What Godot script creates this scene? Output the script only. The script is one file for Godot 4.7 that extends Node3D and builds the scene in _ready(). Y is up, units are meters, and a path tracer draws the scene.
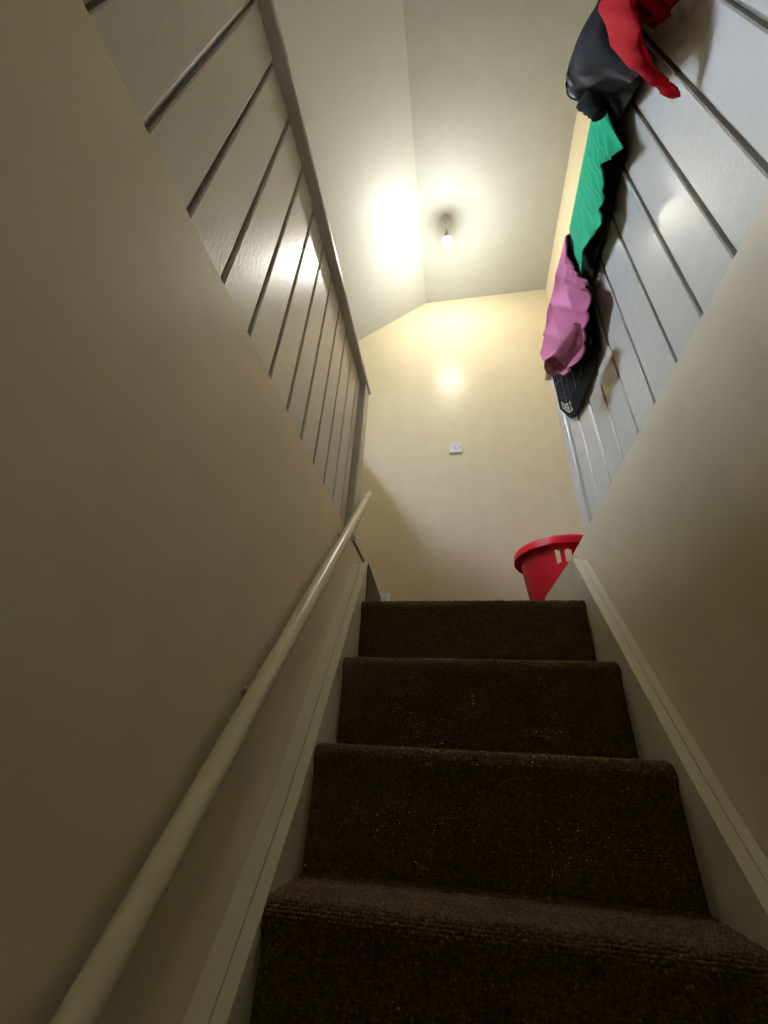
extends Node3D
# Narrow steep carpeted staircase climbing to an attic landing.
# Landing floor is y = 0, the top nosing is z = 0, the stairs climb towards -z.

const RISE := 0.23
const GOING := 0.178
const HALF := 0.375          # half width of the carpeted steps
const WL := -0.4417          # face of the left plaster wall
const WR := 0.4254           # face of the right plaster wall
const KERB := 0.259          # height of the plaster walls above the landing
const RAILY := 1.065         # underside of the balustrade caps
const FZ := -0.70            # far wall
const NZ := 2.6              # near end wall
const CEIL := 2.79
const CREASE := -0.19        # where flat ceiling turns into the slope
const SLOPE := 0.6213        # slope angle in radians
const XR := 0.757            # right wall of the upper floor
const XK := -1.75            # knee wall under the slope
const BOTTOM := -2.53        # floor at the foot of the stairs
const FOCAL := 417.894

var cam: Camera3D
var M := {}

func _ready():
	# ---------- camera ----------
	cam = Camera3D.new()
	cam.name = "camera"
	add_child(cam)
	cam.position = Vector3(-0.0455, -0.4764, 1.4277)
	cam.basis = Basis.from_euler(Vector3(0.52822, 0.18647, 0.05596))
	cam.fov = 101.557
	cam.near = 0.02
	cam.current = true
	# ---------- sky and exposure ----------
	var sm := ProceduralSkyMaterial.new()
	sm.sky_top_color = Color(0.84, 0.90, 1.0)
	sm.sky_horizon_color = Color(0.91, 0.95, 1.0)
	sm.ground_horizon_color = Color(0.55, 0.58, 0.62)
	sm.ground_bottom_color = Color(0.30, 0.30, 0.29)
	sm.energy_multiplier = 66.0
	var sky := Sky.new()
	sky.sky_material = sm
	var env := Environment.new()
	env.background_mode = Environment.BG_SKY
	env.sky = sky
	env.tonemap_mode = Environment.TONE_MAPPER_LINEAR
	env.tonemap_exposure = 1.45
	env.sdfgi_enabled = true
	env.ssao_enabled = true
	env.ssil_enabled = true
	var we := WorldEnvironment.new()
	we.name = "world_environment"
	we.environment = env
	add_child(we)
	# ---------- build ----------
	make_materials()
	build_shell()
	build_stairs()
	build_balustrade(-1)
	build_balustrade(1)
	build_handrail()
	build_pendant()
	build_basket()
	build_clothes()
	build_small()

# =====================================================================
# helpers: pixels, shapes, nodes
# =====================================================================
func ray(px: float, py: float) -> Vector3:
	return cam.basis * Vector3((px - 384.0) / FOCAL, -(py - 512.0) / FOCAL, -1.0)

func on_x(px: float, py: float, x: float) -> Vector3:
	var d := ray(px, py)
	return cam.position + d * ((x - cam.position.x) / d.x)

func on_y(px: float, py: float, y: float) -> Vector3:
	var d := ray(px, py)
	return cam.position + d * ((y - cam.position.y) / d.y)

func on_z(px: float, py: float, z: float) -> Vector3:
	var d := ray(px, py)
	return cam.position + d * ((z - cam.position.z) / d.z)

func begin(smooth := false) -> SurfaceTool:
	var st := SurfaceTool.new()
	st.begin(Mesh.PRIMITIVE_TRIANGLES)
	st.set_smooth_group(0 if smooth else -1)
	return st

func tri(st: SurfaceTool, a: Vector3, b: Vector3, c: Vector3, out: Vector3):
	var n := (b - a).cross(c - a)
	if n.length_squared() < 1e-18:
		return
	st.add_vertex(a)
	if n.dot(out) > 0.0:
		st.add_vertex(c)
		st.add_vertex(b)
	else:
		st.add_vertex(b)
		st.add_vertex(c)

func quad(st: SurfaceTool, a: Vector3, b: Vector3, c: Vector3, d: Vector3, out: Vector3):
	tri(st, a, b, c, out)
	tri(st, a, c, d, out)

# box with chamfered edges, in a local frame
func cbox(st: SurfaceTool, lo: Vector3, hi: Vector3, e := 0.0, xf := Transform3D.IDENTITY):
	var c := (lo + hi) * 0.5
	var h := (hi - lo) * 0.5
	e = minf(e, minf(h.x, minf(h.y, h.z)) * 0.95)
	if e <= 0.0:
		for ax in 3:
			for s in [-1.0, 1.0]:
				var n := Vector3.ZERO; n[ax] = s
				var u := Vector3.ZERO; u[(ax + 1) % 3] = h[(ax + 1) % 3]
				var v := Vector3.ZERO; v[(ax + 2) % 3] = h[(ax + 2) % 3]
				var p := c + n * h[ax]
				quad(st, xf * (p - u - v), xf * (p + u - v), xf * (p + u + v), xf * (p - u + v), xf.basis * n)
		return
	# v(sx,sy,sz,ax): corner vertex lying on face ax
	var vv := func(s: Vector3, ax: int) -> Vector3:
		var q := Vector3(s.x * (h.x - e), s.y * (h.y - e), s.z * (h.z - e))
		q[ax] = s[ax] * h[ax]
		return xf * (c + q)
	for ax in 3:
		var b1 := (ax + 1) % 3
		var b2 := (ax + 2) % 3
		for s in [-1.0, 1.0]:
			var pts := []
			for t in [[-1.0, -1.0], [1.0, -1.0], [1.0, 1.0], [-1.0, 1.0]]:
				var sg := Vector3.ZERO
				sg[ax] = s; sg[b1] = t[0]; sg[b2] = t[1]
				pts.append(vv.call(sg, ax))
			var n := Vector3.ZERO; n[ax] = s
			quad(st, pts[0], pts[1], pts[2], pts[3], xf.basis * n)
		for s1 in [-1.0, 1.0]:
			for s2 in [-1.0, 1.0]:
				var a := Vector3.ZERO
				a[b1] = s1; a[b2] = s2; a[ax] = -1.0
				var b := a; b[ax] = 1.0
				var n2 := Vector3.ZERO; n2[b1] = s1; n2[b2] = s2
				quad(st, vv.call(a, b1), vv.call(b, b1), vv.call(b, b2), vv.call(a, b2), xf.basis * n2)
	for sx in [-1.0, 1.0]:
		for sy in [-1.0, 1.0]:
			for sz in [-1.0, 1.0]:
				var s3 := Vector3(sx, sy, sz)
				tri(st, vv.call(s3, 0), vv.call(s3, 1), vv.call(s3, 2), xf.basis * s3)

# polygon in the (z, y) plane extruded along x
func extrude_x(st: SurfaceTool, poly: PackedVector2Array, x0: float, x1: float):
	var idx := Geometry2D.triangulate_polygon(poly)
	for x in [x0, x1]:
		for i in range(0, idx.size(), 3):
			var p := []
			for j in 3:
				var q := poly[idx[i + j]]
				p.append(Vector3(x, q.y, q.x))
			tri(st, p[0], p[1], p[2], Vector3(signf(x - (x0 + x1) * 0.5), 0, 0))
	var area := 0.0
	for i in poly.size():
		area += poly[i].cross(poly[(i + 1) % poly.size()])
	for i in poly.size():
		var a := poly[i]
		var b := poly[(i + 1) % poly.size()]
		var d := b - a
		var n := Vector2(d.y, -d.x) * signf(area)
		quad(st, Vector3(x0, a.y, a.x), Vector3(x1, a.y, a.x), Vector3(x1, b.y, b.x), Vector3(x0, b.y, b.x), Vector3(0, n.y, n.x))

# loft through rings of equal size; rings are arrays of Vector3
func loft(st: SurfaceTool, rings: Array, cap0 := true, cap1 := true):
	var n: int = rings[0].size()
	for i in rings.size() - 1:
		var c0 := Vector3.ZERO
		for p in rings[i]: c0 += p
		for p in rings[i + 1]: c0 += p
		c0 /= float(2 * n)
		for j in n:
			var a: Vector3 = rings[i][j]
			var b: Vector3 = rings[i][(j + 1) % n]
			var c: Vector3 = rings[i + 1][(j + 1) % n]
			var d: Vector3 = rings[i + 1][j]
			var out := (a + b + c + d) * 0.25 - c0
			quad(st, a, b, c, d, out)
	for k in 2:
		if (k == 0 and not cap0) or (k == 1 and not cap1):
			continue
		var r: Array = rings[0] if k == 0 else rings[rings.size() - 1]
		var q: Array = rings[1] if k == 0 else rings[rings.size() - 2]
		var cr := Vector3.ZERO
		var cq := Vector3.ZERO
		for p in r: cr += p
		for p in q: cq += p
		cr /= float(n)
		cq /= float(n)
		for j in n:
			tri(st, cr, r[j], r[(j + 1) % n], cr - cq)

func ring_at(c: Vector3, dir: Vector3, r: float, n := 20, ry := -1.0, ref := Vector3.UP) -> Array:
	var d := dir.normalized()
	var u := ref.cross(d)
	if u.length() < 0.01:
		u = Vector3.RIGHT.cross(d)
	u = u.normalized()
	var v := d.cross(u)
	var o := []
	var r2 := r if ry < 0.0 else ry
	for i in n:
		var a := TAU * i / n
		o.append(c + u * cos(a) * r + v * sin(a) * r2)
	return o

# profile: array of Vector2(radius, y)
func lathe(st: SurfaceTool, prof: Array, at: Vector3, n := 28, cap0 := true, cap1 := true):
	var rings := []
	for p in prof:
		var r := []
		for i in n:
			var a := TAU * i / n
			r.append(at + Vector3(cos(a) * p.x, p.y, sin(a) * p.x))
		rings.append(r)
	loft(st, rings, cap0, cap1)

func fin(st: SurfaceTool, smooth := false) -> ArrayMesh:
	if smooth:
		st.index()
	st.generate_normals()
	return st.commit()

func obj(called: String, mesh: Mesh, mat: Material, parent: Node = null) -> MeshInstance3D:
	var o := MeshInstance3D.new()
	o.name = called
	o.mesh = mesh
	o.material_override = mat
	o.cast_shadow = GeometryInstance3D.SHADOW_CASTING_SETTING_ON
	if parent == null:
		parent = self
	parent.add_child(o, true)
	return o

func thing(called: String, label: String, category: String, at := Vector3.ZERO, group := "") -> Node3D:
	var o := Node3D.new()
	o.name = called
	add_child(o, true)
	o.position = at
	tag(o, label, category, group)
	return o

func tag(o: Node, label: String, category: String, group := ""):
	o.set_meta("label", label)
	o.set_meta("category", category)
	if group != "":
		o.set_meta("group", group)

func struct(called: String, mesh: Mesh, mat: Material, label: String, category: String) -> MeshInstance3D:
	var o := obj(called, mesh, mat)
	o.set_meta("kind", "structure")
	tag(o, label, category)
	return o

# =====================================================================
# materials
# =====================================================================
func noise_tex(seed_v: int, freq: float, lo: Color, hi: Color, size := 512, oct := 4, kind := FastNoiseLite.TYPE_SIMPLEX_SMOOTH) -> ImageTexture:
	var nz := FastNoiseLite.new()
	nz.seed = seed_v
	nz.noise_type = kind
	nz.frequency = freq
	nz.fractal_octaves = oct
	var im := nz.get_seamless_image(size, size)
	var o := Image.create(size, size, true, Image.FORMAT_RGB8)
	for y in size:
		for x in size:
			o.set_pixel(x, y, lo.lerp(hi, im.get_pixel(x, y).r))
	o.generate_mipmaps()
	return ImageTexture.create_from_image(o)

func normal_tex(seed_v: int, freq: float, strength: float, size := 512, oct := 3, sx := 1) -> ImageTexture:
	var nz := FastNoiseLite.new()
	nz.seed = seed_v
	nz.noise_type = FastNoiseLite.TYPE_SIMPLEX_SMOOTH
	nz.frequency = freq
	nz.fractal_octaves = oct
	var im := nz.get_seamless_image(size, size)
	if sx > 1:
		# stretch along y: brush strokes
		var b := Image.create(size, size, false, Image.FORMAT_L8)
		for y in size:
			for x in size:
				b.set_pixel(x, y, im.get_pixel(x, int(y / float(sx))))
		im = b
	im.convert(Image.FORMAT_RGBA8)
	im.bump_map_to_normal_map(strength)
	im.generate_mipmaps()
	return ImageTexture.create_from_image(im)

func paint(col: Color, rough: float, bump: Texture2D, bump_amt: float, scale_uv: float, mott: Texture2D = null, spec := 0.5) -> StandardMaterial3D:
	var m := StandardMaterial3D.new()
	m.albedo_color = col
	if mott:
		m.albedo_texture = mott
	m.roughness = rough
	m.metallic_specular = spec
	m.uv1_triplanar = true
	m.uv1_world_triplanar = true
	m.uv1_scale = Vector3.ONE * scale_uv
	if bump:
		m.normal_enabled = true
		m.normal_texture = bump
		m.normal_scale = bump_amt
	return m

func plain(col: Color, rough: float, spec := 0.5) -> StandardMaterial3D:
	var m := StandardMaterial3D.new()
	m.albedo_color = col
	m.roughness = rough
	m.metallic_specular = spec
	return m

func make_materials():
	var mott := noise_tex(3, 0.006, Color(0.975, 0.972, 0.965), Color(1, 1, 1), 512, 5)
	var orange := normal_tex(5, 0.05, 2.0, 512, 3)
	var brush := normal_tex(9, 0.045, 3.0, 512, 3, 4)
	var weave := normal_tex(11, 0.12, 3.0, 512, 2)
	M.plaster = paint(Color(0.87, 0.825, 0.705), 0.45, orange, 0.05, 2.0, mott, 0.4)
	M.farwall = paint(Color(0.87, 0.825, 0.705), 0.34, orange, 0.06, 2.0, mott, 0.32)
	M.ceiling = paint(Color(0.74, 0.76, 0.75), 0.5, orange, 0.05, 2.0, mott)
	M.gloss = paint(Color(0.80, 0.79, 0.745), 0.34, brush, 0.2, 5.0, mott)
	M.trim = paint(Color(0.84, 0.82, 0.72), 0.28, brush, 0.25, 3.0, mott)
	M.rail = paint(Color(0.84, 0.81, 0.69), 0.25, brush, 0.2, 3.0, mott)
	M.boards = []
	for i in 4:
		var t: float = [0.0, 0.012, -0.012, 0.006][i]
		M.boards.append(paint(Color(0.80 + t, 0.79 + t, 0.745 + t), 0.33 + i * 0.012, brush, 0.22, 4.6 + i * 0.4, mott))
	M.groove = plain(Color(0.45, 0.42, 0.36), 0.6)
	M.brown = paint(Color(0.33, 0.26, 0.17), 0.8, weave, 0.6, 6.0)
	M.carpet = plain(Color(0.30, 0.24, 0.17), 0.95, 0.2)
	M.pile = plain(Color(1, 1, 1), 1.0, 0.0)
	M.pile.vertex_color_use_as_albedo = true
	M.white = plain(Color(0.88, 0.89, 0.90), 0.3)
	M.whitecord = plain(Color(0.85, 0.85, 0.83), 0.45)
	M.dark = plain(Color(0.16, 0.17, 0.18), 0.5)
	M.red_plastic = plain(Color(0.86, 0.05, 0.17), 0.3)
	M.red_plastic.subsurf_scatter_enabled = false
	M.weave = weave
	M.glass = plain(Color(0.95, 0.98, 1.0, 0.06), 0.02)
	M.glass.transparency = BaseMaterial3D.TRANSPARENCY_ALPHA
	M.bulb = StandardMaterial3D.new()
	M.bulb.albedo_color = Color(0.95, 0.95, 0.93)
	M.bulb.emission_enabled = true
	M.bulb.emission = Color(1.0, 0.96, 0.88)
	M.bulb.emission_energy_multiplier = 12.0

func cloth_mat(col: Color, rough := 0.9) -> StandardMaterial3D:
	var m := paint(col, rough, M.weave, 0.5, 5.0)
	m.uv1_world_triplanar = true
	m.metallic_specular = 0.25
	return m

# =====================================================================
# room shell
# =====================================================================
func slope_pt(s: float, z: float, n: float) -> Vector3:
	# s metres down the slope from the crease, n metres outwards
	return Vector3(CREASE - s * cos(SLOPE) - n * sin(SLOPE), CEIL - s * sin(SLOPE) + n * cos(SLOPE), z)

func slope_xf() -> Transform3D:
	var o := slope_pt(0, 0, 0)
	return Transform3D(Basis(slope_pt(1, 0, 0) - o, slope_pt(0, 0, 1) - o, Vector3(0, 0, 1)), o)

func build_shell():
	var st := begin()
	# far wall of the landing
	cbox(st, Vector3(XK - 0.15, -0.3, FZ - 0.12), Vector3(XR + 0.15, CEIL + 0.4, FZ))
	struct("wall_back", fin(st), M.farwall, "cream wall facing the stairs above the landing, lit by the bare bulb", "wall")
	# near end wall behind the camera
	st = begin()
	cbox(st, Vector3(XK - 0.15, BOTTOM - 0.15, NZ), Vector3(XR + 0.15, CEIL + 0.4, NZ + 0.12))
	struct("wall_front", fin(st), M.plaster, "cream end wall at the foot of the stairs", "wall")
	# plaster walls on both sides of the stairs; their tops have worn, rounded edges
	for s in [-1, 1]:
		var x: float = WL if s < 0 else WR
		var zend := -0.27 if s < 0 else -0.205
		st = begin()
		var lo := Vector3(minf(x, x + s * 0.1), BOTTOM - 0.1, zend)
		var hi := Vector3(maxf(x, x + s * 0.1), KERB, NZ + 0.02)
		cbox(st, lo, hi, 0.004)
		struct("wall_left" if s < 0 else "wall_right", fin(st), M.plaster,
			"cream plaster stair wall carrying the handrail below the boarded balustrade" if s < 0 else "cream plaster stair wall below the balustrade draped with laundry", "wall")
	# upper right wall and knee wall
	st = begin()
	cbox(st, Vector3(XR, -0.3, FZ - 0.05), Vector3(XR + 0.12, CEIL + 0.3, NZ + 0.05))
	struct("wall_attic_right", fin(st), M.farwall, "cream upper wall behind the clothes, meeting the flat ceiling", "wall")
	st = begin()
	cbox(st, Vector3(XK - 0.12, -0.3, FZ - 0.05), Vector3(XK, 2.0, NZ + 0.05))
	struct("wall_attic_left", fin(st), M.farwall, "low cream knee wall under the sloping ceiling", "wall")
	# flat ceiling
	st = begin()
	cbox(st, Vector3(CREASE, CEIL, FZ - 0.05), Vector3(XR + 0.1, CEIL + 0.12, NZ + 0.05))
	struct("ceiling", fin(st), M.ceiling, "flat off-white ceiling that carries the pendant bulb", "ceiling")
	# sloping ceiling, with the opening for the roof window
	var xf := slope_xf()
	var send := (CREASE - XK) / cos(SLOPE) + 0.12
	var S0 := 1.10
	var S1 := 1.49
	var Z0 := 0.6
	var Z1 := 1.35
	st = begin()
	cbox(st, Vector3(-0.02, 0, FZ - 0.05), Vector3(S0, 0.14, NZ + 0.05), 0.0, xf)
	cbox(st, Vector3(S1, 0, FZ - 0.05), Vector3(send, 0.14, NZ + 0.05), 0.0, xf)
	cbox(st, Vector3(S0, 0, FZ - 0.05), Vector3(S1, 0.14, Z0), 0.0, xf)
	cbox(st, Vector3(S0, 0, Z1), Vector3(S1, 0.14, NZ + 0.05), 0.0, xf)
	struct("ceiling_slope", fin(st), M.ceiling, "sloping off-white attic ceiling beside the flat ceiling", "ceiling")
	# roof window
	var w := Node3D.new()
	w.name = "window_1"
	w.set_meta("kind", "structure")
	tag(w, "roof window in the sloping ceiling behind the boarded balustrade", "window")
	add_child(w)
	st = begin()
	cbox(st, Vector3(S0 - 0.03, 0.10, Z0 - 0.03), Vector3(S0 + 0.04, 0.17, Z1 + 0.03), 0.004, xf)
	cbox(st, Vector3(S1 - 0.04, 0.10, Z0 - 0.03), Vector3(S1 + 0.03, 0.17, Z1 + 0.03), 0.004, xf)
	cbox(st, Vector3(S0 + 0.04, 0.10, Z0 - 0.03), Vector3(S1 - 0.04, 0.17, Z0 + 0.04), 0.004, xf)
	cbox(st, Vector3(S0 + 0.04, 0.10, Z1 - 0.04), Vector3(S1 - 0.04, 0.17, Z1 + 0.03), 0.004, xf)
	obj("window_frame", fin(st), M.trim, w)
	st = begin()
	cbox(st, Vector3(S0 + 0.035, 0.135, Z0 + 0.035), Vector3(S1 - 0.035, 0.141, Z1 - 0.035), 0.0, xf)
	obj("pane", fin(st), M.glass, w)
	# floors
	st = begin()
	cbox(st, Vector3(XK - 0.05, -0.2, FZ - 0.05), Vector3(XR + 0.05, 0.0, -0.28))
	cbox(st, Vector3(-HALF, -0.2, -0.28), Vector3(HALF, 0.0, -0.17))
	struct("floor", fin(st), M.carpet, "brown carpeted landing floor at the top of the stairs", "floor")
	st = begin()
	cbox(st, Vector3(XK - 0.05, -0.2, -0.28), Vector3(WL - 0.095, 0.0, NZ + 0.05))
	struct("floor_attic_left", fin(st), M.carpet, "brown carpeted floor behind the boarded balustrade", "floor")
	st = begin()
	cbox(st, Vector3(WR + 0.095, -0.2, -0.28), Vector3(XR + 0.05, 0.0, NZ + 0.05))
	struct("floor_attic_right", fin(st), M.carpet, "narrow carpeted floor behind the laundry balustrade", "floor")
	st = begin()
	cbox(st, Vector3(WL - 0.05, BOTTOM - 0.12, 0.5), Vector3(WR + 0.05, BOTTOM, NZ + 0.05))
	struct("floor_hall", fin(st), M.carpet, "brown carpeted floor at the foot of the stairs", "floor")
	# baseboard at the foot of the far wall
	st = begin()
	cbox(st, Vector3(XK, 0.0, FZ), Vector3(XR, 0.13, FZ + 0.018), 0.004)
	struct("baseboard_back", fin(st), M.trim, "white painted baseboard along the landing wall", "baseboard")

# =====================================================================
# stairs
# =====================================================================
func step_profile() -> Array:
	# (z, y) from the back of the tread over the nosing and down the riser, nosing top at 0,0
	var p := []
	p.append(Vector2(-GOING + 0.004, 0.0))
	for i in 7:
		p.append(Vector2(lerpf(-GOING + 0.02, -0.012, i / 6.0), 0.0))
	for i in range(1, 10):
		var a := deg_to_rad(90.0 - i * 14.0)
		p.append(Vector2(-0.008 + 0.022 * cos(a), -0.022 + 0.022 * sin(a)))
	p.append(Vector2(0.004, -0.050))
	p.append(Vector2(0.003, -0.075))
	for i in range(1, 6):
		p.append(Vector2(0.003, lerpf(-0.075, -RISE, i / 5.0)))
	return p

func build_stairs():
	var stairs := thing("staircase", "steep straight staircase with brown loop-pile carpet between cream stringers", "staircase", Vector3(0, 0, 0))
	var prof := step_profile()
	# solid carpeted step
	var poly := PackedVector2Array()
	for q in prof:
		if poly.size() == 0 or poly[poly.size() - 1].distance_to(q) > 0.002:
			poly.append(q)
	poly.append(Vector2(0.003, -RISE - 0.04))
	poly.append(Vector2(-GOING + 0.004, -RISE - 0.04))
	var st := begin()
	extrude_x(st, poly, -HALF, HALF)
	var step_mesh := fin(st)
	# one loop of pile: a low dome
	st = begin(true)
	lathe(st, [Vector2(0.0030, 0.0), Vector2(0.0027, 0.0016), Vector2(0.0014, 0.0029), Vector2(0.0002, 0.0032)], Vector3.ZERO, 6, false, true)
	var loop := fin(st, true)
	# arc-length table of the profile
	var acc := [0.0]
	for i in range(1, prof.size()):
		acc.append(acc[i - 1] + (prof[i] as Vector2).distance_to(prof[i - 1]))
	var total: float = acc[acc.size() - 1]
	var rng := RandomNumberGenerator.new()
	rng.seed = 77
	var blotch := FastNoiseLite.new()
	blotch.seed = 4
	blotch.frequency = 6.0
	var pitch := 0.0054
	for k in 12:
		var s := obj("step", step_mesh, M.carpet, stairs)
		s.position = Vector3(0, -RISE * k, GOING * k)
		if k > 4:
			continue
		var xs := []
		var rows := int(total / pitch)
		var cols := int(2.0 * HALF / pitch)
		var seg := 0
		for r in rows:
			var d := (r + 0.5) * pitch
			while seg < acc.size() - 2 and acc[seg + 1] < d:
				seg += 1
			var a: Vector2 = prof[seg]
			var b: Vector2 = prof[seg + 1]
			var t: float = (d - acc[seg]) / maxf(acc[seg + 1] - acc[seg], 1e-6)
			var q := a.lerp(b, t)
			var tg := (b - a).normalized()
			var n3 := Vector3(0, tg.x, -tg.y).normalized()   # outward
			if n3.y < -0.5:
				n3 = -n3
			var tz := Vector3(0, tg.y, tg.x)
			for c in cols:
				var x := -HALF + (c + 0.5 + (0.5 if r % 2 else 0.0)) * pitch + rng.randf_range(-0.0012, 0.0012)
				var bs := Basis(Vector3.RIGHT, n3, Vector3.RIGHT.cross(n3).normalized())
				bs = bs * Basis(Vector3(rng.randf_range(-1, 1), rng.randf_range(-0.3, 0.3), rng.randf_range(-1, 1)).normalized(), rng.randf_range(0, 0.5))
				var sc := rng.randf_range(0.85, 1.25)
				bs = bs.scaled_local(Vector3(sc * 1.12, sc * rng.randf_range(0.9, 1.5), sc * 1.02))
				var pos := Vector3(x, q.y, q.x) + tz * rng.randf_range(-0.0006, 0.0006) - n3 * 0.0006
				var v := rng.randf_range(0.72, 1.25) * (1.0 + 0.22 * blotch.get_noise_3d(x * 2.0, q.y * 3.0 + k, q.x * 3.0))
				xs.append([Transform3D(bs, pos), Color(0.135 * v, 0.094 * v, 0.053 * v)])
		var mm := MultiMesh.new()
		mm.transform_format = MultiMesh.TRANSFORM_3D
		mm.use_colors = true
		mm.mesh = loop
		mm.instance_count = xs.size()
		for i in xs.size():
			mm.set_instance_transform(i, xs[i][0])
			mm.set_instance_color(i, xs[i][1])
		var mi := MultiMeshInstance3D.new()
		mi.name = "carpet_pile"
		mi.multimesh = mm
		mi.material_override = M.pile
		mi.set_meta("kind", "stuff")
		s.add_child(mi, true)
	# stringers: inner board, then a stepped moulding against the wall
	for sd in [-1, 1]:
		var ymid := -0.56 if sd < 0 else -0.505
		var wall: float = WL if sd < 0 else WR
		var top := PackedVector2Array([Vector2(-0.04, 0.172), Vector2(0.44, ymid), Vector2(2.2, ymid - 1.76 * RISE / GOING)])
		var strg := obj("stringer", null, M.trim, stairs)
		st = begin()
		var pl := PackedVector2Array(top)
		pl.append(Vector2(2.2, ymid - 1.76 * RISE / GOING - 0.35))
		pl.append(Vector2(-0.04, -0.25))
		extrude_x(st, pl, sd * HALF, sd * (HALF + 0.024))
		strg.mesh = fin(st)
		st = begin()
		var off := Vector2(0.0, -0.008)
		var pm := PackedVector2Array()
		for q in top: pm.append(q + off)
		pm.append(Vector2(2.2, ymid - 1.76 * RISE / GOING - 0.3))
		pm.append(Vector2(-0.04, -0.2))
		extrude_x(st, pm, sd * (HALF + 0.028), wall - sd * 0.0015)
		obj("moulding", fin(st), M.trim, strg)
		st = begin()
		var pg := PackedVector2Array()
		for q in top: pg.append(q + Vector2(0, -0.02))
		pg.append(Vector2(2.2, ymid - 1.76 * RISE / GOING - 0.3))
		pg.append(Vector2(-0.04, -0.2))
		extrude_x(st, pg, sd * (HALF + 0.02), sd * (HALF + 0.03))
		obj("joint", fin(st), M.trim, strg)
	# short return boards beside the landing
	var rb := begin()
	extrude_x(rb, PackedVector2Array([Vector2(-0.042, 0.165), Vector2(-0.335, 0.13), Vector2(-0.335, 0.0), Vector2(-0.042, -0.05)]), -HALF - 0.02, -HALF + 0.004)
	var left_board := obj("landing_board", fin(rb), M.brown, stairs)
	left_board.set_meta("label", "brown board edging the landing beside the handrail")
	rb = begin()
	var ba := on_x(573, 556, HALF + 0.004)
	var bb := on_x(545, 598, 0.318)
	var bw := Vector3(0.012, 0, 0.0)
	var bl := [ba, bb, Vector3(bb.x, 0.0, bb.z), Vector3(ba.x, 0.0, ba.z)]
	var br := []
	for q in bl: br.append(q + bw)
	loft(rb, [bl, br])
	var right_board := obj("landing_board", fin(rb), M.trim, stairs)
	right_board.set_meta("label", "cream board edging the landing in front of the red basket")

# =====================================================================
# boarded balustrades
# =====================================================================
func board_mesh(zlen: float, height: float, sd: int) -> ArrayMesh:
	# front edges are planed off; on the left side the far edge has the wider chamfer
	var st := begin()
	var f := -sd * 0.011
	var h := zlen * 0.5
	var e0 := 0.009 if sd < 0 else 0.003
	var e1 := 0.0025
	var rings := []
	for y in [0.0, height]:
		rings.append([Vector3(-f, y, -h), Vector3(f - signf(f) * e0, y, -h), Vector3(f, y, -h + e0), Vector3(f, y, h - e1), Vector3(f - signf(f) * e1, y, h), Vector3(-f, y, h)])
	loft(st, rings)
	return fin(st)

func build_balustrade(sd: int):
	var face := -0.457 if sd < 0 else 0.4405      # front of the boards
	var edge := -0.421 if sd < 0 else 0.404       # edge of the cap
	var base := Vector3(face + sd * 0.03, KERB, 0.0)
	var b := thing("boarded_balustrade",
		"white painted vertical-board balustrade with bare cap rail above the handrail" if sd < 0 else "white painted vertical-board balustrade hung with laundry",
		"balustrade", base)
	# grooves measured along the wall
	var zs := []
	if sd < 0:
		zs = [1.248, 1.138, 1.022, 0.905, 0.791, 0.677, 0.566, 0.448, 0.338, 0.225, 0.115]
	else:
		zs = [1.064, 0.956, 0.843, 0.731, 0.612, 0.502, 0.388, 0.272, 0.155]
	var z: float = zs[0]
	while z < NZ - 0.12:
		z += 0.114
		zs.push_front(z)
	zs.push_front(NZ)
	var post_near := 0.045
	zs.append(post_near)
	var h := RAILY - KERB
	var gap := 0.005 if sd < 0 else 0.009
	var cache := {}
	for i in zs.size() - 1:
		var za: float = zs[i]
		var zb: float = zs[i + 1]
		var w := snappedf(za - zb - gap, 0.001)
		if not cache.has(w):
			cache[w] = board_mesh(w, h, sd)
		var o := obj("board", cache[w], M.boards[(i * 7 + (i >> 1)) % 4], b)
		o.position = Vector3(face + sd * 0.011, KERB, (za + zb) * 0.5) - base
	# backing seen in the grooves
	var st := begin()
	cbox(st, Vector3(minf(face + sd * 0.012, face + sd * 0.05), KERB, post_near - 0.03) - base, Vector3(maxf(face + sd * 0.012, face + sd * 0.05), RAILY, NZ) - base)
	obj("backing", fin(st), M.groove, b)
	# cap rail
	st = begin()
	cbox(st, Vector3(minf(edge, face + sd * 0.075), RAILY, -0.035) - base, Vector3(maxf(edge, face + sd * 0.075), RAILY + 0.024, NZ) - base, 0.005)
	obj("cap_rail", fin(st), M.gloss, b)
	# end post
	st = begin()
	var pf := -0.428 if sd < 0 else 0.428
	cbox(st, Vector3(minf(pf, face + sd * 0.06), KERB, -0.03) - base, Vector3(maxf(pf, face + sd * 0.06), RAILY + (0.05 if sd < 0 else 0.0), post_near) - base, 0.004)
	obj("end_post", fin(st), M.gloss, b)
	if sd < 0:
		st = begin()
		cbox(st, Vector3(-0.468, RAILY + 0.05, -0.026) - base, Vector3(-0.434, RAILY + 0.085, 0.008) - base, 0.006)
		var pc := obj("post_cap", fin(st), M.white, b)
		pc.set_meta("label", "small white cap on the post top")
		# brown carpet edge lying on the wall top beyond the post
		st = begin()
		cbox(st, Vector3(WL - 0.08, KERB, -0.272) - base, Vector3(WL + 0.004, KERB + 0.014, -0.03) - base, 0.003)
		var ce := obj("carpet_edge", fin(st), M.brown, b)
		ce.set_meta("label", "dark brown carpet edge on the wall top")

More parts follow.
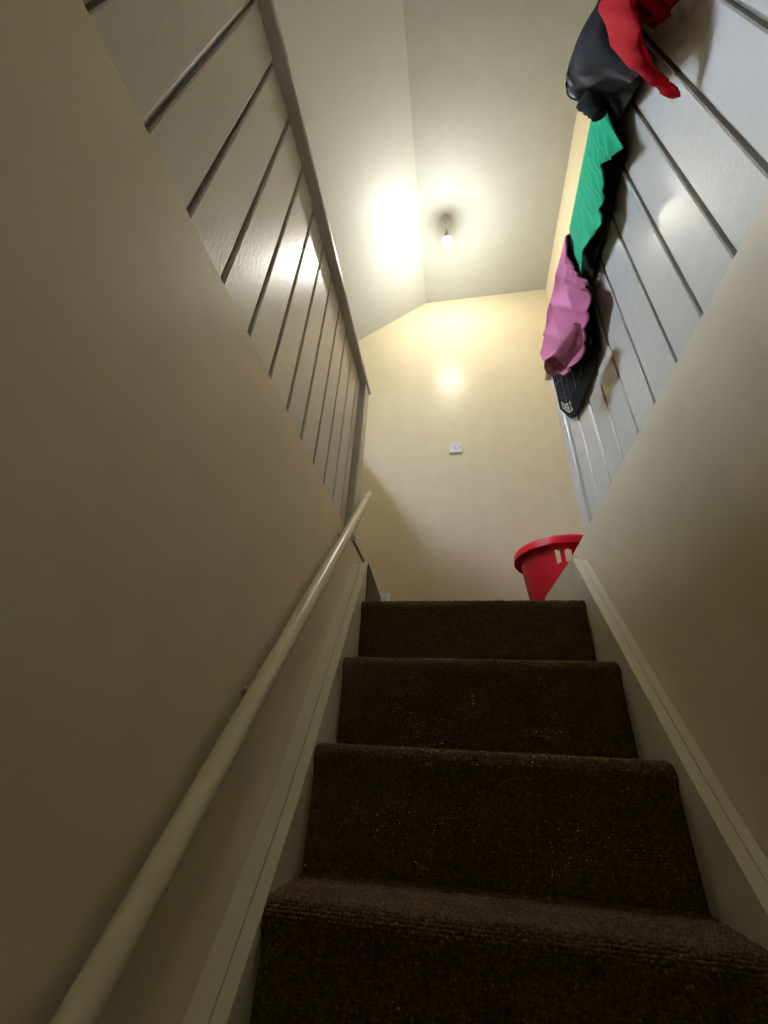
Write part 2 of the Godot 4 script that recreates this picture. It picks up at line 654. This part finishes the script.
# =====================================================================
# handrail
# =====================================================================
func build_handrail():
	var xh := -0.4045
	var a := on_x(369, 494, xh)
	var c := on_x(73, 1024, xh)
	var d := (c - a).normalized()
	var e := a + d * 2.6
	var hr := thing("handrail", "round cream-painted wooden handrail fixed along the stair wall", "handrail", a)
	var st := begin(true)
	var rings := []
	for k in [[0.0, 0.016], [0.003, 0.0178], [0.008, 0.0192], [0.5, 0.0192], [1.0, 0.0192], [1.6, 0.0192], [2.55, 0.0192], [2.597, 0.0192], [2.6, 0.018]]:
		rings.append(ring_at(d * k[0], d, k[1], 24))
	loft(st, rings)
	obj("rail", fin(st, true), M.rail, hr)
	# backing fillets that hold the rail off the wall
	for t in [0.42, 1.15, 1.9]:
		st = begin()
		var q: Vector3 = d * t + Vector3(0, -0.016, 0)
		loft(st, [ring_at(q, Vector3.LEFT, 0.006, 14), ring_at(Vector3(WL + 0.004 - xh, q.y, q.z), Vector3.LEFT, 0.006, 14), ring_at(Vector3(WL + 0.001 - xh, q.y, q.z), Vector3.LEFT, 0.008, 14)])
		obj("bracket", fin(st), M.rail, hr)

# =====================================================================
# pendant bulb
# =====================================================================
func build_pendant():
	var top := on_y(446, 221, CEIL)
	var p := thing("pendant_light", "bare lit bulb hanging on a short white cord from the ceiling", "lamp", top)
	var st := begin(true)
	lathe(st, [Vector2(0.038, 0.0), Vector2(0.038, -0.006), Vector2(0.032, -0.016), Vector2(0.014, -0.024), Vector2(0.006, -0.03)], Vector3.ZERO, 28)
	obj("ceiling_rose", fin(st, true), M.whitecord, p)
	st = begin(true)
	lathe(st, [Vector2(0.0035, -0.028), Vector2(0.0035, -0.15)], Vector3.ZERO, 10)
	obj("cord", fin(st, true), M.whitecord, p)
	st = begin(true)
	lathe(st, [Vector2(0.005, -0.145), Vector2(0.013, -0.152), Vector2(0.015, -0.17), Vector2(0.019, -0.172), Vector2(0.019, -0.20), Vector2(0.015, -0.205)], Vector3.ZERO, 24)
	obj("lamp_holder", fin(st, true), M.whitecord, p)
	st = begin(true)
	lathe(st, [Vector2(0.013, -0.20), Vector2(0.0145, -0.212), Vector2(0.021, -0.228), Vector2(0.0290, -0.246), Vector2(0.0300, -0.256)], Vector3.ZERO, 28)
	obj("bulb_base", fin(st, true), M.white, p)
	st = begin(true)
	var prof := [Vector2(0.0298, -0.256)]
	for i in range(0, 11):
		var a := deg_to_rad(10.0 - i * 10.0)
		prof.append(Vector2(maxf(0.0305 * cos(a), 0.0005), -0.262 + 0.0305 * sin(a)))
	lathe(st, prof, Vector3.ZERO, 28, false, true)
	obj("bulb", fin(st, true), M.bulb, p)
	var l := OmniLight3D.new()
	l.name = "bulb_light"
	l.position = Vector3(0, -0.272, 0)
	l.light_color = Color(1.0, 0.972, 0.92)
	l.light_energy = 0.56
	l.light_size = 0.0305
	l.omni_range = 12.0
	l.omni_attenuation = 2.0
	l.shadow_enabled = true
	p.add_child(l)

# =====================================================================
# laundry basket
# =====================================================================
func build_basket():
	var c := Vector3(0.452, 0.0, -0.475)
	var b := thing("laundry_basket", "round red plastic laundry basket with slotted sides on the landing", "basket", c)
	var H := 0.380
	var rad := func(y: float) -> float: return lerpf(0.145, 0.188, y / H)
	# wall with real slots: a grid of cells, some left open
	var NA := 120
	var ys := [0.0, 0.02, 0.05, 0.055, 0.105, 0.11, 0.14, 0.145, 0.195, 0.20, 0.245, 0.2625, 0.2675, 0.272, 0.320, 0.3245, 0.3295, 0.345, H]
	var slot := func(i: int, j: int) -> bool:
		var m := (i + 7) % 60
		# a group of rounded hand-hold slots on two opposite sides
		if j >= 12 and j <= 15 and m >= 22 and m <= 43:
			var w := (m - 22) % 5
			return w == 1 if (j == 12 or j == 15) else w <= 2
		if j >= 4 and j <= 7:
			return i in [55, 56, 60, 61, 115, 116]
		return false
	var st := begin()
	var th := 0.003
	for j in ys.size() - 1:
		for i in NA:
			if slot.call(i, j):
				continue
			var a0 := TAU * i / NA
			var a1 := TAU * (i + 1) / NA
			var q := []
			for o in [0.0, -th]:
				for yy in [ys[j], ys[j + 1]]:
					for aa in [a0, a1]:
						var r: float = rad.call(yy) + o
						q.append(Vector3(cos(aa) * r, yy, sin(aa) * r))
			var am := (a0 + a1) * 0.5
			var out := Vector3(cos(am), 0, sin(am))
			quad(st, q[0], q[1], q[3], q[2], out)
			quad(st, q[4], q[5], q[7], q[6], -out)
			# slot cheeks
			if slot.call((i + 1) % NA, j):
				quad(st, q[1], q[3], q[7], q[5], Vector3(-sin(am), 0, cos(am)))
			if slot.call((i + NA - 1) % NA, j):
				quad(st, q[0], q[2], q[6], q[4], Vector3(sin(am), 0, -cos(am)))
			if j < ys.size() - 2 and slot.call(i, j + 1):
				quad(st, q[2], q[3], q[7], q[6], Vector3.UP)
			if j > 0 and slot.call(i, j - 1):
				quad(st, q[0], q[1], q[5], q[4], Vector3.DOWN)
	obj("body", fin(st), M.red_plastic, b)
	st = begin(true)
	lathe(st, [Vector2(0.001, 0.004), Vector2(0.144, 0.004), Vector2(0.146, 0.0)], Vector3.ZERO, 60, true, true)
	obj("bottom", fin(st), M.red_plastic, b)
	# turned-over rim with a downward lip
	st = begin()
	lathe(st, [Vector2(0.184, H - 0.012), Vector2(0.186, H), Vector2(0.192, H + 0.006), Vector2(0.207, H + 0.004), Vector2(0.213, H - 0.004), Vector2(0.2145, H - 0.034), Vector2(0.211, H - 0.035), Vector2(0.2085, H - 0.008), Vector2(0.200, H - 0.004), Vector2(0.184, H - 0.012)], Vector3.ZERO, 72, false, false)
	obj("rim", fin(st, true), M.red_plastic, b)

# =====================================================================
# clothes on the right balustrade
# =====================================================================
func catmull(pts: Array, t: float) -> Vector3:
	var n := pts.size()
	var f := clampf(t, 0.0, 1.0) * (n - 1)
	var i := mini(int(f), n - 2)
	var u := f - i
	var p1: Vector3 = pts[i]
	var p2: Vector3 = pts[i + 1]
	var p0: Vector3 = pts[i - 1] if i > 0 else p1 * 2.0 - p2
	var p3: Vector3 = pts[i + 2] if i + 2 < n else p2 * 2.0 - p1
	return p1.cubic_interpolate(p2, p0, p3, u)

# stations: arrays of equally many control points; a thick folded sheet is lofted through them
func sheet(stations: Array, nu: int, nv: int, thick: float, fold: Callable) -> ArrayMesh:
	var P := []
	var nc: int = stations[0].size()
	for i in nu + 1:
		var u := float(i) / nu
		var ctrl := []
		for k in nc:
			var col := []
			for s in stations: col.append(s[k])
			ctrl.append(catmull(col, u))
		var row := []
		for j in nv + 1:
			row.append(catmull(ctrl, float(j) / nv))
		P.append(row)
	var N := []
	for i in nu + 1:
		var row := []
		for j in nv + 1:
			var du: Vector3 = P[mini(i + 1, nu)][j] - P[maxi(i - 1, 0)][j]
			var dv: Vector3 = P[i][mini(j + 1, nv)] - P[i][maxi(j - 1, 0)]
			var n := du.cross(dv)
			row.append(n.normalized() if n.length() > 1e-9 else Vector3.LEFT)
		N.append(row)
	var Q := []
	for i in nu + 1:
		var row := []
		for j in nv + 1:
			var f: float = fold.call(float(i) / nu, float(j) / nv)
			row.append(P[i][j] + N[i][j] * f)
		Q.append(row)
	var st := SurfaceTool.new()
	st.begin(Mesh.PRIMITIVE_TRIANGLES)
	st.set_smooth_group(0)
	for side in [1.0, -1.0]:
		for i in nu:
			for j in nv:
				var c := [[i, j], [i + 1, j], [i + 1, j + 1], [i, j + 1]]
				var v := []
				for e in c:
					v.append(Q[e[0]][e[1]] + N[e[0]][e[1]] * thick * 0.5 * side)
				var out: Vector3 = N[i][j] * side
				for t in [[0, 1, 2], [0, 2, 3]]:
					var a: Vector3 = v[t[0]]
					var b: Vector3 = v[t[1]]
					var d: Vector3 = v[t[2]]
					var ord := [0, 1, 2]
					if (b - a).cross(d - a).dot(out) > 0.0:
						ord = [0, 2, 1]
					for o in ord:
						var e: Array = c[t[o]]
						st.set_uv(Vector2(float(e[0]) / nu, float(e[1]) / nv))
						st.add_vertex(v[t[o]])
	# hems
	var border := []
	for i in nu: border.append([[i, nv], [i + 1, nv], Vector3.DOWN])
	for i in nu: border.append([[i, 0], [i + 1, 0], Vector3.DOWN])
	for j in nv: border.append([[0, j], [0, j + 1], Vector3.BACK])
	for j in nv: border.append([[nu, j], [nu, j + 1], Vector3.FORWARD])
	st.set_smooth_group(1)
	for e in border:
		var a: Array = e[0]
		var b: Array = e[1]
		var na: Vector3 = N[a[0]][a[1]] * thick * 0.5
		var nb: Vector3 = N[b[0]][b[1]] * thick * 0.5
		var qa: Vector3 = Q[a[0]][a[1]]
		var qb: Vector3 = Q[b[0]][b[1]]
		st.set_uv(Vector2(float(a[0]) / nu, float(a[1]) / nv))
		quad(st, qa + na, qb + nb, qb - nb, qa - na, e[2])
	st.generate_normals()
	return st.commit()

# a station that starts behind the cap rail, passes over it and falls on the stair side
func hang(topx: float, topy: float, xt: float, hemx: float, hemy: float, xh: float, lift := 0.012, bulge := 0.0, back := 0.2) -> Array:
	var t := on_x(topx, topy, xt)
	var h := on_x(hemx, hemy, xh)
	var ry := RAILY + 0.024
	var a := Vector3(0.545 + lift * 1.5, ry - back, t.z)
	var b := Vector3(0.534 + lift, ry + 0.002 + lift * 0.4, t.z)
	var c := Vector3(0.462, ry + 0.004 + lift, t.z)
	var e := Vector3(minf(0.399 - lift * 0.8, t.x + 0.012), maxf(ry + 0.001 + lift * 0.7, t.y * 0.5 + ry * 0.5), t.z)
	var m := t.lerp(h, 0.5) + Vector3(-bulge, 0, 0)
	return [a, b, c, e, t, m, h]

func build_clothes():
	var o: MeshInstance3D
	# dark olive garment lying under the green one
	var L0 := 0.005
	var sts := [
		hang(607, 60, 0.392, 641, 75, 0.41, L0), hang(604, 85, 0.394, 636, 88, 0.412, L0),
		hang(604, 100, 0.396, 620, 122, 0.42, L0), hang(604, 122, 0.398, 625, 148, 0.426, L0),
		hang(597, 160, 0.398, 617, 178, 0.426, L0), hang(591, 190, 0.398, 611, 206, 0.426, L0),
		hang(586, 220, 0.398, 605, 231, 0.426, L0), hang(582, 240, 0.398, 600, 250, 0.426, L0),
		hang(577, 262, 0.398, 592, 279, 0.426, L0)]
	o = obj("olive_garment", sheet(sts, 60, 30, 0.003, func(u, v): return 0.003 * sin(u * 21.0 + v * 2.0) * smoothstep(0.7, 1.0, v)), cloth_mat(Color(0.155, 0.165, 0.13), 0.95))
	tag(o, "dark olive garment hanging under the green cloth on the balustrade", "clothing", "laundry on the balustrade")
	# navy jacket bundled over the rail
	sts = [
		hang(612, -12, 0.365, 652, 60, 0.386, 0.05, 0.01), hang(604, 12, 0.345, 641, 73, 0.386, 0.05, 0.02),
		hang(589, 40, 0.322, 628, 84, 0.382, 0.055, 0.03), hang(575, 62, 0.31, 615, 91, 0.378, 0.055, 0.03),
		hang(569, 78, 0.308, 602, 97, 0.375, 0.05, 0.02), hang(568, 88, 0.312, 590, 101, 0.352, 0.05, 0.008), hang(572, 97, 0.322, 578, 101, 0.335, 0.045, 0.0)]
	o = obj("jacket", sheet(sts, 64, 44, 0.005, func(u, v): return (0.0045 * sin(u * 11.0 + v * 6.0) + 0.0025 * sin(u * 27.0 - v * 5.0)) * smoothstep(0.5, 0.8, v)), cloth_mat(Color(0.05, 0.053, 0.078), 0.7))
	tag(o, "black and navy jacket bunched over the rail beside the red top", "clothing", "laundry on the balustrade")
	for tr in [[[566, 74], [569, 81], [573, 86]], [[568, 88], [571, 94], [576, 98]]]:
		var tp := []
		for q in tr: tp.append(on_x(q[0], q[1], 0.300))
		var tst := begin(true)
		var trg := []
		for i in 9:
			var q := catmull(tp, i / 8.0)
			trg.append(ring_at(q, catmull(tp, minf(1.0, i / 8.0 + 0.06)) - catmull(tp, maxf(0.0, i / 8.0 - 0.06)), 0.0035 * sin(PI * (0.12 + 0.76 * i / 8.0)), 10))
		loft(tst, trg)
		var tm := obj("piping", fin(tst, true), cloth_mat(Color(0.62, 0.63, 0.66)), o)
		tm.set_meta("label", "pale grey piping on the jacket edge")
	# its grey sleeve end
	var sp := [on_x(588, 94, 0.345), on_x(594, 103, 0.358), on_x(597, 110, 0.364), on_x(599, 117, 0.366)]
	var st := begin(true)
	var rings := []
	for i in 9:
		var q := catmull(sp, i / 8.0)
		var dq := catmull(sp, minf(1.0, i / 8.0 + 0.05)) - catmull(sp, i / 8.0 - 0.05)
		rings.append(ring_at(q, dq, 0.034 - 0.016 * i / 8.0 + 0.002 * sin(i * 2.3), 16, 0.016 - 0.007 * i / 8.0))
	loft(st, rings)
	var cuff := obj("cuff", fin(st, true), cloth_mat(Color(0.23, 0.25, 0.245), 0.9), o)
	cuff.set_meta("label", "dark grey sleeve end of the jacket")
	# green cloth
	var L1 := 0.014
	sts = [
		hang(603, 106, 0.388, 623, 147, 0.398, L1), hang(598, 124, 0.386, 611, 158, 0.392, L1), hang(594, 142, 0.384, 602, 166, 0.386, L1),
		hang(590, 166, 0.384, 604, 191, 0.390, L1), hang(587, 184, 0.384, 601, 208, 0.385, L1), hang(584, 202, 0.384, 599, 228, 0.389, L1),
		hang(580, 224, 0.384, 586, 245, 0.380, L1), hang(575, 245, 0.382, 580, 276, 0.384, L1)]
	o = obj("green_cloth", sheet(sts, 96, 40, 0.004, func(u, v): return (0.0035 * sin(u * 40.0 + v * 16.0) + 0.0015 * sin(u * 83.0 - v * 9.0)) * smoothstep(0.5, 0.8, v)), cloth_mat(Color(0.16, 0.68, 0.50)))
	tag(o, "bright green cloth with wavy hem draped over the balustrade rail", "clothing", "laundry on the balustrade")
	# black patterned shorts under the pink sweater
	sts = [
		hang(580, 276, 0.398, 592, 292, 0.428, L0), hang(577, 282, 0.398, 595, 322, 0.428, L0), hang(569, 308, 0.398, 598, 350, 0.428, L0),
		hang(563, 338, 0.398, 588, 388, 0.427, L0), hang(557, 364, 0.398, 573, 418, 0.426, L0), hang(553, 378, 0.398, 561, 409, 0.424, L0)]
	var sm := cloth_mat(Color(1, 1, 1), 0.8)
	sm.uv1_triplanar = false
	sm.uv1_world_triplanar = false
	sm.uv1_scale = Vector3.ONE
	sm.normal_enabled = false
	sm.albedo_texture = shorts_print()
	o = obj("patterned_shorts", sheet(sts, 50, 40, 0.003, func(u, v): return 0.0025 * sin(u * 17.0 + v * 3.0) * smoothstep(0.7, 1.0, v)), sm)
	tag(o, "black shorts with white line print hanging below the pink sweater", "clothing", "laundry on the balustrade")
	# pink sweater
	sts = [
		hang(572, 264, 0.372, 585, 282, 0.370, 0.022, 0.004), hang(567, 270, 0.370, 588, 294, 0.378, 0.022, 0.012), hang(558, 288, 0.374, 588, 318, 0.388, 0.024, 0.016),
		hang(552, 312, 0.374, 584, 345, 0.387, 0.026, 0.018), hang(548, 338, 0.372, 575, 365, 0.384, 0.026, 0.018), hang(543, 358, 0.370, 563, 376, 0.378, 0.022, 0.010)]
	o = obj("pink_sweater", sheet(sts, 80, 52, 0.006, func(u, v):
		var f1 := 1.0 - absf(sin(u * 9.0 - v * 11.0 + 0.4))
		var f2 := 1.0 - absf(sin(u * 13.0 + v * 7.0 + 1.1))
		return (0.017 * f1 * f1 + 0.011 * f2 * f2 - 0.006 + 0.002 * sin(v * 34.0 + u * 12.0)) * smoothstep(0.5, 0.66, v)), cloth_mat(Color(0.80, 0.48, 0.62)))
	tag(o, "crumpled pink sweater with rolled sleeve hanging over the balustrade rail", "clothing", "laundry on the balustrade")
	# the rolled sleeve with its open end
	var sp2 := [on_x(577, 325, 0.338), on_x(570, 343, 0.330), on_x(562, 356, 0.322), on_x(556, 363, 0.310), on_x(553, 366, 0.292)]
	st = begin(true)
	rings = []
	for i in 15:
		var t := i / 14.0
		var q := catmull(sp2, t)
		var dq := catmull(sp2, minf(1.0, t + 0.04)) - catmull(sp2, maxf(0.0, t - 0.04))
		var rr := 0.042 + 0.003 * sin(t * 11.0) - 0.012 * t + (0.003 if t > 0.88 else 0.0)
		if t < 0.2:
			rr *= 0.3 + 3.5 * t
		var rg := ring_at(q, dq, rr * 0.85, 28, rr)
		for k in rg.size():
			rg[k] = q + (rg[k] - q) * (1.0 + 0.07 * sin(k * TAU / 28.0 * 3.0 + t * 5.0) + 0.03 * sin(k * TAU / 28.0 * 7.0 - t * 9.0))
		rings.append(rg)
	# turn the cuff inwards
	var qe := catmull(sp2, 1.0)
	var de := (qe - catmull(sp2, 0.95)).normalized()
	rings.append(ring_at(qe + de * 0.004, de, 0.026, 28, 0.030))
	rings.append(ring_at(qe - de * 0.004, de, 0.012, 28, 0.018))
	rings.append(ring_at(qe - de * 0.03, de, 0.007, 28, 0.012))
	loft(st, rings)
	obj("sleeve", fin(st, true), cloth_mat(Color(0.80, 0.48, 0.60)), o)
	# red top: body over the rail and a long sleeve hanging
	sts = [
		hang(690, -40, 0.40, 700, -10, 0.42, 0.03, 0.01), hang(668, -30, 0.395, 676, 2, 0.415, 0.03, 0.02), hang(650, -25, 0.39, 668, 18, 0.41, 0.035, 0.03),
		hang(636, -22, 0.385, 655, 26, 0.405, 0.035, 0.03), hang(626, -18, 0.358, 641, 22, 0.37, 0.075, 0.01), hang(618, -14, 0.35, 632, 8, 0.362, 0.075, 0.005)]
	o = obj("red_top", sheet(sts, 56, 36, 0.005, func(u, v): return (0.007 * sin(u * 14.0 + v * 4.0) + 0.004 * sin(u * 37.0 - v * 5.0)) * smoothstep(0.3, 0.7, v)), cloth_mat(Color(0.70, 0.06, 0.12)))
	tag(o, "red top draped over the rail with one sleeve dangling down the boards", "clothing", "laundry on the balustrade")
	# sleeve: flattened tube following the photograph's left and right edges
	var le := [[602, 0], [603, 17], [612, 45], [625, 61], [640, 73], [652, 84], [664, 91], [673, 99]]
	var re := [[626, -10], [632, 2], [638, 22], [642, 45], [648, 60], [657, 72], [667, 83], [676, 95]]
	var xo := [0.330, 0.330, 0.338, 0.348, 0.358, 0.378, 0.394, 0.404]
	st = begin(true)
	rings = []
	for i in 22:
		var t := i / 21.0
		var L := []
		var Rr := []
		for k in le.size():
			L.append(on_x(le[k][0], le[k][1], xo[k]))
			Rr.append(on_x(re[k][0], re[k][1], xo[k]))
		var a := catmull(L, t)
		var b := catmull(Rr, t)
		var mid := (a + b) * 0.5
		var half := (a - b) * 0.5
		var thk := Vector3(0.012 + 0.003 * sin(t * 17.0), 0.0, 0.0)
		var r := []
		for k in 18:
			var an := TAU * k / 18.0
			r.append(mid + half * cos(an) * (1.0 + 0.07 * sin(t * 23.0) + 0.05 * sin(t * 51.0 + an)) + thk * sin(an) * (1.0 + 0.45 * sin(t * 31.0 + an * 2.0)))
		rings.append(r)
	loft(st, rings)
	obj("sleeve", fin(st, true), M_red(), o)

func M_red() -> StandardMaterial3D:
	return cloth_mat(Color(0.72, 0.07, 0.13))

func shorts_print() -> ImageTexture:
	var w := 256
	var im := Image.create(w, w, false, Image.FORMAT_RGB8)
	im.fill(Color(0.07, 0.075, 0.10))
	var lc := Color(0.42, 0.48, 0.58)
	# fine crossing lines of the print
	for k in 7:
		var y := 150 + k * 15
		for x in range(120, 250):
			var yy := y + int((x - 120) * (0.25 if k % 2 else -0.18))
			if yy > 130 and yy < 236:
				im.set_pixel(x, yy, lc if k % 3 else Color(0.25, 0.3, 0.4))
	for k in 6:
		var x0 := 130 + k * 21
		for y in range(140, 235):
			var xx := x0 + int((y - 140) * 0.22)
			if xx < 255:
				im.set_pixel(xx, y, lc if k % 2 else Color(0.25, 0.3, 0.4))
				im.set_pixel(xx + (1 if xx < 254 else 0), y, lc if k % 2 else Color(0.25, 0.3, 0.4))
	# white block letters along the hem
	var glyph := {
		"1": ["010", "110", "010", "010", "111"], "8": ["111", "101", "111", "101", "111"], "0": ["111", "101", "101", "101", "111"]}
	var white := Color(0.80, 0.80, 0.78)
	var xo := 196
	for ch in ["1", "8", "8", "0"]:
		for r in 5:
			for c in 3:
				if glyph[ch][r][c] == "1":
					im.fill_rect(Rect2i(xo + c * 3, 232 + r * 3, 3, 3), white)
		xo += 12
	im.fill_rect(Rect2i(96, 236, 14, 4), white)
	im.fill_rect(Rect2i(99, 228, 4, 12), white)
	im.fill_rect(Rect2i(60, 220, 12, 3), lc)
	im.fill_rect(Rect2i(64, 214, 3, 16), lc)
	im.generate_mipmaps()
	return ImageTexture.create_from_image(im)

# =====================================================================
# small things on the far wall
# =====================================================================
func build_small():
	# unseen furniture added behind the balustrade to keep daylight off the foot of the wall
	var cb := thing("added_cupboard", "unseen white furniture block added behind the bare balustrade to shade the landing wall", "added_cupboard", Vector3(-0.92, 0, -0.15))
	var sc := begin()
	cbox(sc, Vector3(-0.26, 0, -0.53), Vector3(0.26, 1.225, 0.53), 0.004)
	obj("body", fin(sc), M.trim, cb)
	sc = begin()
	cbox(sc, Vector3(-0.27, 1.225, -0.53), Vector3(0.27, 1.25, 0.56), 0.004)
	obj("top", fin(sc), M.trim, cb)
	for dz in [-1, 1]:
		sc = begin()
		cbox(sc, Vector3(0.26, 0.06, dz * 0.263 - 0.26), Vector3(0.275, 1.21, dz * 0.263 + 0.26), 0.004)
		var dr := obj("door", fin(sc), M.trim, cb)
		sc = begin(true)
		loft(sc, [ring_at(Vector3(0.274, 0.7, dz * 0.04), Vector3.RIGHT, 0.006, 12), ring_at(Vector3(0.284, 0.7, dz * 0.04), Vector3.RIGHT, 0.012, 12), ring_at(Vector3(0.289, 0.7, dz * 0.04), Vector3.RIGHT, 0.008, 12)])
		obj("knob", fin(sc, true), M.whitecord, dr)
	# light switch
	var c := on_z(455.5, 448.5, FZ)
	var s := thing("light_switch", "small square white light switch on the cream wall", "switch", c)
	var st := begin()
	cbox(st, Vector3(-0.043, -0.043, 0), Vector3(0.043, 0.043, 0.011), 0.004)
	obj("plate", fin(st), M.white, s)
	st = begin()
	cbox(st, Vector3(-0.008, -0.015, -0.003), Vector3(0.008, 0.015, 0.004), 0.0015, Transform3D(Basis(Vector3.RIGHT, 0.12), Vector3(0, 0, 0.0115)))
	obj("rocker", fin(st), M.whitecord, s)
	for d in [-1, 1]:
		st = begin(true)
		var rings := [ring_at(Vector3(d * 0.0303, 0, 0.010), Vector3.BACK, 0.004, 12), ring_at(Vector3(d * 0.0303, 0, 0.0122), Vector3.BACK, 0.0036, 12)]
		loft(st, rings)
		obj("screw", fin(st, true), M.dark if d > 0 else M.whitecord, s)
	# socket whose top shows above the top step
	var k := on_z(384.5, 594.5, FZ)
	var q := thing("wall_socket", "white plastic socket low on the landing wall, just above the top step", "socket", k + Vector3(0, -0.086, 0))
	st = begin()
	cbox(st, Vector3(-0.03, 0, 0), Vector3(0.03, 0.086, 0.011), 0.003)
	obj("plate", fin(st), M.white, q)
	for h in [[-0.011, 0.03], [0.011, 0.03], [0.0, 0.055]]:
		st = begin()
		cbox(st, Vector3(h[0] - 0.0035, h[1] - 0.002, 0.0105), Vector3(h[0] + 0.0035, h[1] + 0.002, 0.0115))
		obj("pin_slot", fin(st), M.dark, q)
